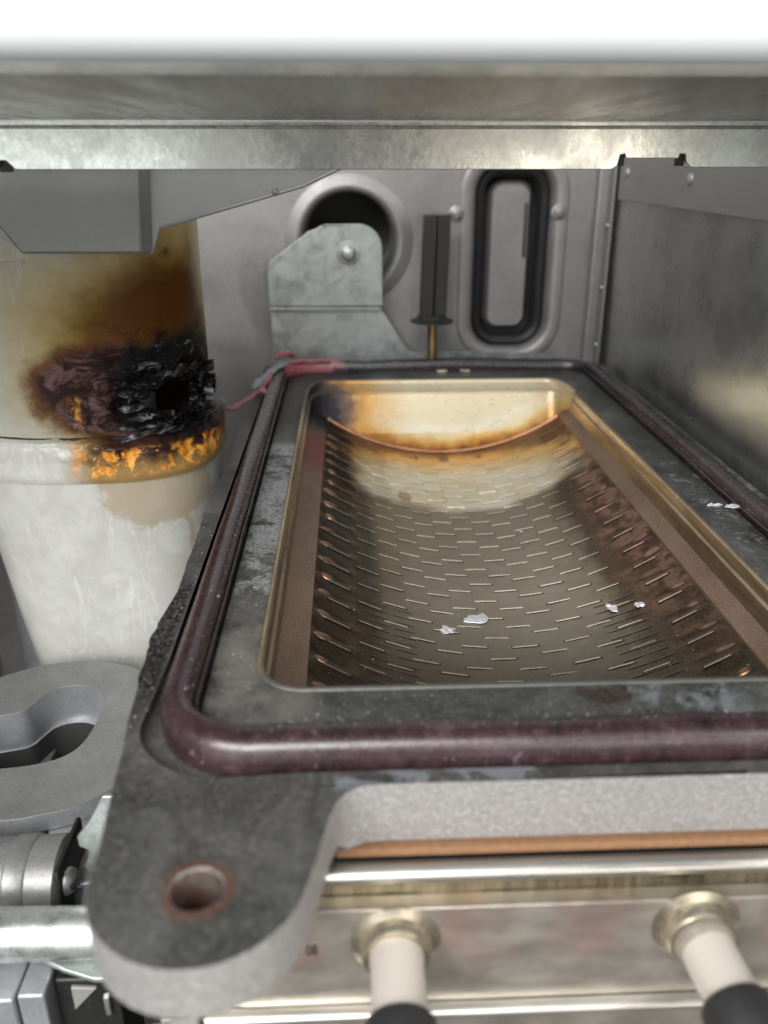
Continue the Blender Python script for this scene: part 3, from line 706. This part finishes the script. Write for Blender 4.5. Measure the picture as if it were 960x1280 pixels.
# pressed dimples along both edges
def dimple_mesh():
    bm = bmesh.new()
    bmesh.ops.create_uvsphere(bm, u_segments=14, v_segments=8, radius=1)
    for v in list(bm.verts):
        if v.co.z < -.05: bm.verts.remove(v)
    for v in bm.verts: v.co = Vector((v.co.x*.28, v.co.y*.17, v.co.z*.085))*S
    me = bpy.data.meshes.new('dimple'); bm.to_mesh(me); bm.free(); me.materials.append(M['dimple'])
    for p in me.polygons: p.use_smooth = True
    return me
dm = dimple_mesh()
for x0 in (-.72, 8.62):
    for r in range(19):
        y = 14.1+1.02*r+(.3 if x0 > 0 else 0)
        o = bpy.data.objects.new('dimple', dm); COL.objects.link(o); o.parent = B
        a = math.asin((x0-3.95)/8.65)
        o.location = Vector((x0+rnd.uniform(-.03, .03), y, deckf(x0, y)[2]-.015))*S - wloc(B)
        o.rotation_euler = (rnd.uniform(-.15, .15), -a, rnd.uniform(-.5, .5)); s_ = rnd.uniform(.65, 1.15); o.scale = (s_, s_, rnd.uniform(.7, 1.1))

# front of the burner box below the plate
obj('fibre_seal', box(-.35, 12.2, 10.30, 10.55, -10.34, -10.19), 'copper', B, bevel=.03, label='thin orange fibre strip under the front edge of the plate')
def prof_sheet(prof, x0, x1, nx=60, amp=.01):
    return grid(lambda x, s: (x, prof(s)[0]+amp*nz(x*.3, s*2), prof(s)[1]), x0, x1, nx, 0, 1, 12)
bm = bmesh.new()
grid(lambda x, s: (x, 10.33-.26*math.sin(s*math.pi), -10.62+.17*math.cos(s*math.pi)), -2.6, 12.2, 60, 0, 1, 10, bm)
obj('rolled_edge', bm, 'cream_steel', B)
obj('recess_band', grid(lambda x, s: (x, 10.30+.02*nz(x, s), -10.76-.40*s), -2.6, 12.2, 60, 0, 1, 4), 'olive', B)
bm = plate([(-3.0, -13.3), (12.2, -13.3), (12.2, -11.15), (-2.9, -11.15)], [], 10.0, 10.3, axis='y')
obj('front_panel', bm, 'steel', B, bevel=.05)
def rid(x, s):
    a = s*math.pi; return (x, 9.98-.20*math.sin(a), -13.42+.12*math.cos(a))
obj('pressed_ridge', grid(rid, -2.6, 12.2, 50, 0, 1, 8), 'cream_steel', B)
obj('lower_panel', box(-3.4, 12.2, 9.98, 10.3, -22, -13.52), 'steel', B, bevel=.03)
bm = plate([(-5.2, 8.2), (-3.5, 9.8), (-2.7, 9.95), (-2.7, 8.9), (-4.0, 7.8)], [], -14.2, -13.3)
for v in bm.verts: v.co.z -= .3*(9.9-v.co.y)*.2
obj('side_lug', bm, 'sandy', B, bevel=.08)
# printed mark on the front panel
def text_mesh(s, x, z, size, y, nm, parent):
    c = bpy.data.curves.new(nm, 'FONT'); c.body = s; c.size = size; c.extrude = .002; c.offset = .012*size
    o = bpy.data.objects.new(nm, c); COL.objects.link(o)
    dg = bpy.context.evaluated_depsgraph_get(); me = bpy.data.meshes.new_from_object(o.evaluated_get(dg))
    bpy.data.objects.remove(o)
    bm = bmesh.new(); bm.from_mesh(me)
    for v in bm.verts: v.co = Vector((x+v.co.x*.62, y-v.co.z, z+v.co.y))
    return obj(nm, bm, 'ink', parent, smooth=False)
text_mesh('_', -1.06, -12.02, .32, 9.994, 'printed_mark', B)
text_mesh('08', -.88, -12.10, .32, 9.994, 'printed_mark', B)

# electrodes
for i, (x, z, dx) in enumerate([(.6, -11.84, .0), (5.58, -11.70, .12)]):
    e = obj('electrode', revolve((x, 9.7, z), (dx*.5, -1, -.02), [(0, .44), (.15, .445), (.2, .43), (1.3, .43), (1.9, .40)], 36), 'ceramic', B, label=['clean white ceramic electrode, nearer the corner lug', 'white ceramic electrode with crusted grey collar, right'][i])
    obj('ferrule', revolve((x, 10.02, z), (0, -1, 0), [(0, .72), (.05, .74), (.09, .66), (.12, .60), (.30, .58), (.36, .54), (.34, .45)], 40), 'ferrule', e)
    if i: obj('collar', revolve((x, 9.68, z), (dx*.5, -1, -.02), [(0, .49), (.06, .50), (.16, .48), (.2, .44)], 30), 'collar', e)
    b = thing('cable_boot', ['black rubber cable boot pushed onto the electrode nearest the corner lug', 'black rubber cable boot pushed onto the electrode at the right'][i], 'cable boot', (x+dx, 8.2, z), 'rubber boots on the electrodes')
    obj('boot_body', revolve((x+dx*.55, 8.62, z-.04), (dx*.7, -1, -.14), [(0, .43), (0, .50), (.05, .54), (.12, .55), (.9, .53), (1.0, .46), (2.2, .42)], 32), 'rubber', b)
    obj('cable', tube([(x+dx*1.5, 6.5, z-.25), (x+dx*2+.1, 5.9, z-.5), (x+.5, 5.4, z-1.6), (x+.9, 5.2, z-4)], .26, 14), 'rubber', b)

# torn and melted seal at the rear left corner
def ribbon(pts, wd, th, mat, name, parent=None, base=None, seed=0):
    bm = bmesh.new(); n = len(pts); L = []
    for i, p in enumerate(pts):
        p = Vector(p); a = Vector(pts[max(0, i-1)]); b = Vector(pts[min(n-1, i+1)]); tn = (b-a).normalized()
        s_ = tn.cross(Vector((0, 0, 1)))
        if s_.length < .01: s_ = Vector((1, 0, 0))
        s_.normalize(); u = s_.cross(tn)
        wi = wd*(.25 if i in (0, n-1) else 1)*(1+.7*nz(i*.9, seed)); 
        L.append([bm.verts.new(p+s_*wi*math.cos(q)+u*th*math.sin(q)*(1+.6*nz(i, q, seed))) for q in [2*math.pi*k/10 for k in range(10)]])
    for a, b in zip(L, L[1:]):
        for k in range(10): bm.faces.new((a[k], a[(k+1) % 10], b[(k+1) % 10], b[k]))
    bm.faces.new(L[0][::-1]); bm.faces.new(L[-1])
    return obj(name, bm, mat, parent, base=base)
def curve_pts(a, b, c, n=14, amp=.08, seed=0):
    a, b, c = map(Vector, (a, b, c))
    return [tuple((a*(1-t_)**2+b*2*t_*(1-t_)+c*t_*t_)+Vector((nz(t_*4, seed), nz(t_*4, seed+9), nz(t_*4, seed+5)))*amp*3) for t_ in [k/n for k in range(n+1)]]
t = thing('torn_seal', 'torn pink and grey strip of melted seal at the left rear corner of the plate', 'torn seal', (-3.6, 34.5, -9))
obs = [('pink', (-5.05, 33.2, -9.3), (-4.2, 33.6, -9.35), (-3.3, 35.2, -8.35), .15, .08, 1), ('ash', (-4.0, 34.2, -8.8), (-3.4, 35.5, -8.2), (-2.8, 38.0, -8.5), .20, .1, 2),
       ('pink', (-3.7, 33.8, -8.6), (-3.4, 33.6, -8.7), (-3.2, 32.9, -8.8), .16, .07, 3), ('pink', (-3.3, 37.4, -8.2), (-2.9, 37.8, -7.9), (-2.6, 38.6, -8.3), .16, .12, 4),
       ('pink', (-2.7, 38.0, -8.5), (-2.0, 38.1, -8.42), (-.9, 38.2, -8.5), .14, .07, 5), ('ash', (-5.2, 33.4, -9.2), (-5.3, 33.0, -8.7), (-5.7, 32.4, -8.5), .2, .1, 6)]
for m_, a, b, c, wd, th, sd in obs:
    ribbon(curve_pts(a, b, c, 14, .05, sd), wd, th, m_, 'shred', t, seed=sd)

# small debris on the deck and flange
def flake(name, label, cat, c, r, mat, seed, flat=.04, yr=1., zf=None, grp=None):
    bm = bmesh.new(); n = 16; cx, cy, cz = c
    tp = []; bt = []; 
    for k in range(n):
        a = 2*math.pi*k/n; rr_ = r*(.75+.6*nz(math.cos(a)*1.5, math.sin(a)*1.5, seed))
        tp.append((cx+rr_*math.cos(a), cy+rr_*yr*math.sin(a)))
    rings = []
    for s_, h in ((1, .0), (.95, flat*.7), (.55, flat*1.1)):
        rings.append([bm.verts.new((cx+(x-cx)*s_, cy+(y-cy)*s_, cz+h*(1+1.4*nz(x*6, y*6, seed+s_)))) for x, y in tp])
    for a, b in zip(rings, rings[1:]):
        for k in range(n): bm.faces.new((a[k], a[(k+1) % n], b[(k+1) % n], b[k]))
    cv = bm.verts.new((cx, cy, cz+flat*.9))
    for k in range(n): bm.faces.new((rings[-1][k], rings[-1][(k+1) % n], cv))
    o = obj(name, bm, mat, base=c, smooth=False); tag(o, label, cat, grp); return o
D = lambda x, y: (x, y, dkz(x)-.005)
flake('foil_flake', 'largest pale foil flake lying in the middle of the slotted deck', 'flake', D(3.45, 20.2), .46, 'flake', 1, .035, .75)
flake('foil_flake', 'small pale flake just left of the largest flake on the deck', 'flake', D(2.5, 19.45), .27, 'flake', 2, .035, .9)
flake('foil_flake', 'pale flake on the right of the deck, left one of the pair', 'flake', D(7.0, 19.75), .2, 'flake', 3, .035, 1.2)
flake('foil_flake', 'pale flake on the right of the deck, right one of the pair', 'flake', D(7.6, 19.4), .2, 'flake', 4, .035, 1)
flake('grey_pebble', 'grey crumb in the near left corner of the deck', 'crumb', D(-.35, 14.4), .34, 'ash', 5, .2, .8)
flake('foil_flake', 'tiny pale flake near the front rim in the lower middle of the deck', 'flake', D(2.0, 16.5), .16, 'flake', 6, .035, 1)
flake('rust_crust', 'dark reddish brown crust on the front rim of the plate', 'crust', (4.56, 12.62, -8.985), .5, 'rust', 7, .12, .6)
flake('foil_flake', 'bright speck of foil on the right half of the deck above the flakes', 'flake', D(5.68, 25.7), .09, 'flake', 8, .035, 1)
for i in range(3):
    flake('sealant_smear', ['silvery smear on the right flange just inside the maroon seal', 'silvery smear lying over the maroon seal at the right edge'][i % 2], 'smear', (10.2+.35*i, 21.5-.35*i, -8.985+.20*(i/2)), .30, 'flake', 20+i, .05, .35, grp='silver smears on the right flange') if i < 2 else None

bm = bmesh.new()
def grit(x, y, z, r):
    m0 = len(bm.verts); bmesh.ops.create_icosphere(bm, subdivisions=1, radius=r); bm.verts.ensure_lookup_table()
    for v in bm.verts[m0:]: v.co = Vector((x+v.co.x*rnd.uniform(.6, 1.5), y+v.co.y*rnd.uniform(.6, 1.5), z+v.co.z*.6))
for k in range(900):
    q = rnd.random(); r = rnd.choice([.008, .008, .010, .012, .014, .02]) * rnd.uniform(.7, 1.2)
    if q < .25: x = rnd.uniform(-1, 8.8); y = rnd.uniform(13.4, 30); z = deckf(x, y)[2]
    elif q < .45: x = rnd.uniform(-3.2, -2.85); y = rnd.uniform(12.5, 34); z = -8.56
    elif q < .62: x = rnd.uniform(-2, 11); y = rnd.uniform(11.25, 11.6); z = -8.56
    elif q < .78: x = rnd.uniform(-2.5, -1.9); y = rnd.uniform(12.5, 28); z = -8.97
    elif q < .88: x = rnd.uniform(-4.0, -3.65); y = rnd.uniform(12, 22); z = -8.99
    elif q < .94: x = rnd.uniform(9.7, 10.4); y = rnd.uniform(14, 26); z = -8.97
    else: x = rnd.uniform(-1, 8); y = rnd.uniform(12.2, 12.9); z = -8.97
    grit(x, y, z, r)
o = obj('grit', bm, 'ash', base=(3, 18, -9), kind='stuff'); tag(o, 'fine pale grit and crumbs scattered over the plate, seal and deck', 'grit')
# ------------------------------------------------------------------ condensate trap with burn hole
CX, CY = -8.1, 26.6
T = thing('condensate_trap', 'white plastic condensate trap with a charred hole and orange blistering', 'trap', (CX, CY, -17))
def hole_d(a, z):
    return math.hypot((a+37+4*nz(z*2))/21, (z+6.45)/.62) + .28*nz(a*.09, z*1.6, 3)
def trap_r(a, z):
    d = hole_d(a, z); r = 3.52
    melt = sst(2.6, 1.0, d)
    r += melt*(.22*nz(a*.07, z*1.5, 7)+.10*nz(a*.2, z*4, 2)) - .25*sst(1.9, 1.0, d) + .2*sst(1.25, 1.0, d)
    r += .0
    return r
def sq(a, r):
    c, s_ = math.cos(R_(a)), math.sin(R_(a)); k = (abs(c)**2.7+abs(s_)**2.7)**(-1/2.7)
    return CX+r*c*k, CY+(r-.45)*s_*k
bm = grid(lambda a, z: (*sq(a, trap_r(a, z)), z), -180, 180, 420, -8.0, -.1, 150,
          keep=lambda a, z: hole_d(a, z) > 1.0)
bmesh.ops.remove_doubles(bm, verts=bm.verts, dist=.002)
o = obj('upper_body', bm, 'trap', T, angle=80)
sol = o.modifiers.new('wall', 'SOLIDIFY'); sol.thickness = .0022; sol.offset = -1
obj('lower_cup', revolve((CX, CY, -8.3), (0, 0, -1), [(0, 3.72), (1.0, 3.72), (3, 3.56), (5.5, 3.28), (7.6, 3.02), (8.3, 2.8), (8.7, 2.4), (8.9, 1.8)], 96, sup=True), 'cup', T, angle=50)
def rimf(a, s):
    prof = [(3.45, -7.38), (3.62, -7.42), (3.80, -7.48), (3.90, -7.6), (3.92, -7.7), (3.90, -8.1), (3.93, -8.55), (3.89, -8.68), (3.68, -8.72)]
    k = s*(len(prof)-1); i = min(int(k), len(prof)-2); f = k-i
    r = prof[i][0]*(1-f)+prof[i+1][0]*f; z = prof[i][1]*(1-f)+prof[i+1][1]*f
    hot = sst(-118, -85, a)*sst(10, -15, a)*sst(-8.4, -7.9, z)
    r += hot*(.16*nz(a*.09, z*2.2, 1)+.06*nz(a*.3, z*5)); z += hot*.12*nz(a*.06, 4)
    return (*sq(a, r), z)
bm = grid(rimf, -180, 180, 420, 0, 1, 32); bmesh.ops.remove_doubles(bm, verts=bm.verts, dist=.002)
obj('rim', bm, 'cup', T, angle=60)
obj('inner_liner', revolve((CX-.6, CY-.3, -9), (0, 0, 1), [(0, 2.45), (6, 2.45)], 48, cap=False), 'grey', T)
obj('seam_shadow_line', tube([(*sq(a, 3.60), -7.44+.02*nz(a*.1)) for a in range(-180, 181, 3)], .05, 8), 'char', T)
# curled char crust round the hole: thin ragged flaps standing off the wall
bm = bmesh.new()
def flap(ang, z, r, L, W, tilt, curl, seed):
    o_ = Vector((*sq(ang, r), z)); o2 = Vector((*sq(ang+2, r), z)); tx = (o2-o_).normalized(); nx = Vector((tx.y, -tx.x, 0)); up_ = Vector((0, 0, 1))
    tx2 = tx*math.cos(tilt)+up_*math.sin(tilt); up2 = up_*math.cos(tilt)-tx*math.sin(tilt)
    n_, m_ = 10, 6; V = []
    for i in range(n_+1):
        u = i/n_*2-1; row = []
        for j in range(m_+1):
            v = j/m_*2-1; wd = W*(1-abs(u)**2.2*.8)*(1+.8*nz(u*1.7, seed)); p = o_+tx2*(u*L)+up2*(v*wd)
            p += nx*(.03+curl*max(0, v)**2+.10*abs(nz(u*2.5, v*2.5, seed))+.05*nz(u*7, v*7, seed)); row.append(bm.verts.new(p))
        V.append(row)
    for i in range(n_):
        for j in range(m_):
            f = bm.faces.new((V[i][j], V[i+1][j], V[i+1][j+1], V[i][j+1]))
            f.material_index = 1 if nz(i*.45+seed*3, j*.6, seed) > .16 else 0
for k in range(13):
    a = 2*math.pi*k/13+rnd.uniform(-.12, .12)
    flap(-37+25*math.cos(a), -6.45+.78*math.sin(a)+rnd.uniform(-.05, .05), 3.44, rnd.uniform(.3, .55), rnd.uniform(.08, .17), rnd.uniform(-.4, .4)+.5*math.cos(a)*math.sin(a), rnd.uniform(.02, .12), k*1.37)
for k in range(10):
    flap(rnd.uniform(-60, -5), rnd.uniform(-7.45, -7.15), 3.46+rnd.uniform(0, .22), rnd.uniform(.5, .9), rnd.uniform(.07, .13), rnd.uniform(-.12, .2), rnd.uniform(.02, .1), 50+k*1.71)
for k in range(5):
    flap(rnd.uniform(-14, 0), rnd.uniform(-6.9, -5.8), 3.5, rnd.uniform(.2, .35), rnd.uniform(.12, .2), rnd.uniform(.2, 1.2), .3, 80+k*2.1)
obj('char_crust', bm, ['charash', 'charash'], T, label='crumbling black and ash grey char around the melted hole', angle=70, kind='stuff')
obj('moulded_mark', tube([(*sq(a, 3.54), -2.55+.10*math.cos(R_((a+104)*12))) for a in range(-110, -97)], .03, 8), 'cup', T)

# ------------------------------------------------------------------ lower left: casting, pipe, fittings
t = thing('pump_casting', 'flat grey cast aluminium ring with a kidney shaped opening beside the corner lug', 'casting', (-8.5, 19.4, -16.5))
kid = smooth_poly([(-10.9, 19.9), (-10.04, 20.1), (-9.43, 20.26), (-9.24, 20.75), (-9.0, 21.35), (-8.23, 21.6), (-7.56, 21.3), (-7.25, 20.8), (-7.22, 19.9), (-7.3, 18.9), (-7.55, 18.35), (-8.1, 18.0), (-9.2, 17.8), (-10.4, 17.9), (-11.0, 18.6)], 2)
outl = [(x+.05*nz(x, y), y+.05*nz(y, x)) for x, y in circ(-8.55, 19.4, 3.45, 90)]
bm = plate(outl, [kid], -15.0, -14.5, side_mat=1)
obj('ring_flange', bm, ['alu', 'alu_light'], t, bevel=.05)
bm = loft([(kid, -14.9), (smooth_poly(kid, 0), -15.6)]); 
kid2 = [(-9+(x+9)*.9, 19.7+(y-19.7)*.9) for x, y in kid]
bm2 = loft([(kid, -15.0), (kid, -15.7), (kid2, -15.72)])
bm.free()
obj('opening_wall', bm2, 'alu_light', t, angle=35)
obj('inner_well', loft([(kid2, -15.71), (kid2, -18.05)]), 'floor', t, angle=35)
obj('opening_floor', plate(kid2, [], -18.1, -18.0), 'blackplastic', t)
obj('partition', box(-9.35, -9.05, 18.0, 21.3, -18, -16.4), 'alu', t, bevel=.05)
obj('underside_body', revolve((-8.8, 19.6, -15.0), (0, 0, -1), [(0, 3.2), (1.5, 3.1), (4, 2.9), (6, 2.9)], 48, cap=False), 'alu', t)
bm = plate([(-7.6, 16.6), (-6.3, 17.4), (-5.9, 14.5), (-7.2, 14.3)], [], -16.5, -15.02)
obj('neck', bm, 'alu_light', t, bevel=.12)

t = thing('boss_fitting', 'pale cast metal boss lying sideways under the ring casting with a round screw', 'fitting', (-8, 14.3, -16))
obj('boss_body', revolve((-12.5, 14.6, -15.0), (1, 0, 0), [(0, .95), (4.8, .95), (4.85, 1.0), (5.25, 1.0), (5.3, .96), (5.9, .98), (6.0, .85)], 40), 'alu', t)
obj('end_cheek', box(-6.55, -6.42, 13.9, 15.6, -16.6, -14.1), 'blackplastic', t, bevel=.1)
s_ = obj('screw', revolve((-6.42, 14.25, -14.7), (1, -.35, .15), [(0, .30), (.06, .30), (.16, .22), (.2, .05)], 24), 'zinc', t)
obj('screw_slot', box(-6.28, -6.20, 14.02, 14.34, -14.74, -14.66), 'blackplastic', s_)

t = thing('zinc_bracket', 'bluish zinc plated plate with a notched edge half hidden behind the lug', 'bracket', (-5.3, 13.8, -15.3))
Q = [(-5.2, -12.0), (-5.55, -12.65), (-5.85, -13.05), (-5.84, -13.3), (-5.66, -13.4), (-5.68, -13.6), (-5.8, -13.85), (-5.74, -13.98), (-5.35, -14.0), (-5.9, -14.5), (-6.1, -15.2), (-4.2, -15.3), (-4.2, -12.0)]
obj('notched_plate', plate(Q, [], 13.8, 13.9, axis='y'), 'zinc', t, bevel=.02)
t = thing('zinc_tube', 'bright zinc plated tube flattened at its end running under the boss fitting', 'tube', (-7, 12.4, -14.6))
obj('tube_body', tube([(-14.5, 12.55, -14.28), (-8, 12.5, -14.25), (-5.6, 12.45, -14.22), (-4.2, 12.4, -14.2)], [.52, .52, .5, .48], 28), 'zinc', t)
obj('flat_end', plate([(-7.4, 12.9), (-5.9, 12.1), (-5.2, 11.85), (-4.2, 11.8), (-4.2, 13.0), (-7.4, 13.1)], [], -14.90, -14.78), 'zinc', t, bevel=.03)
t = thing('ribbed_casting', 'pale ribbed cast block at the bottom left edge below the zinc tube', 'casting', (-7, 12, -19))
for x0, x1, y0 in ((-9.5, -7.4, 11.7), (-7.36, -6.72, 11.62), (-6.68, -6.15, 11.7)):
    obj('rib', box(x0, x1, y0, 13, -20, -15.0), 'alu_light', t, bevel=.06)
t = thing('black_connector', 'black plastic connector block with a small web beside the ribbed casting', 'connector', (-5.4, 12, -18))
obj('connector_shell', box(-6.1, -4.9, 12.1, 13.4, -19, -15.1), 'blackplastic', t, bevel=.06)
obj('connector_fin', box(-5.0, -4.7, 11.7, 12.6, -18, -15.1), 'blackplastic', t, bevel=.03)
obj('web', plate([(-5.75, -15.2), (-5.25, -15.25), (-5.75, -15.85)], [], 12.0, 12.09, axis='y'), 'greydk', t, bevel=.02)
obj('terminal', box(-4.98, -4.88, 11.6, 11.7, -15.5, -15.0), 'zinc', t, bevel=.01)
t = thing('drain_pipe', 'grey round pipe standing behind the white trap at the left edge', 'pipe', (-14, 33, -30))
obj('pipe_body', tube([(-14.1, 33, -30), (-14.1, 33, -12.4)], .75, 28), 'alu_light', t)
obj('pipe_collar', revolve((-14.1, 33, -12.6), (0, 0, 1), [(0, .76), (0, .95), (.5, .95), (.55, .8), (6, .8)], 28), 'alu_light', t)
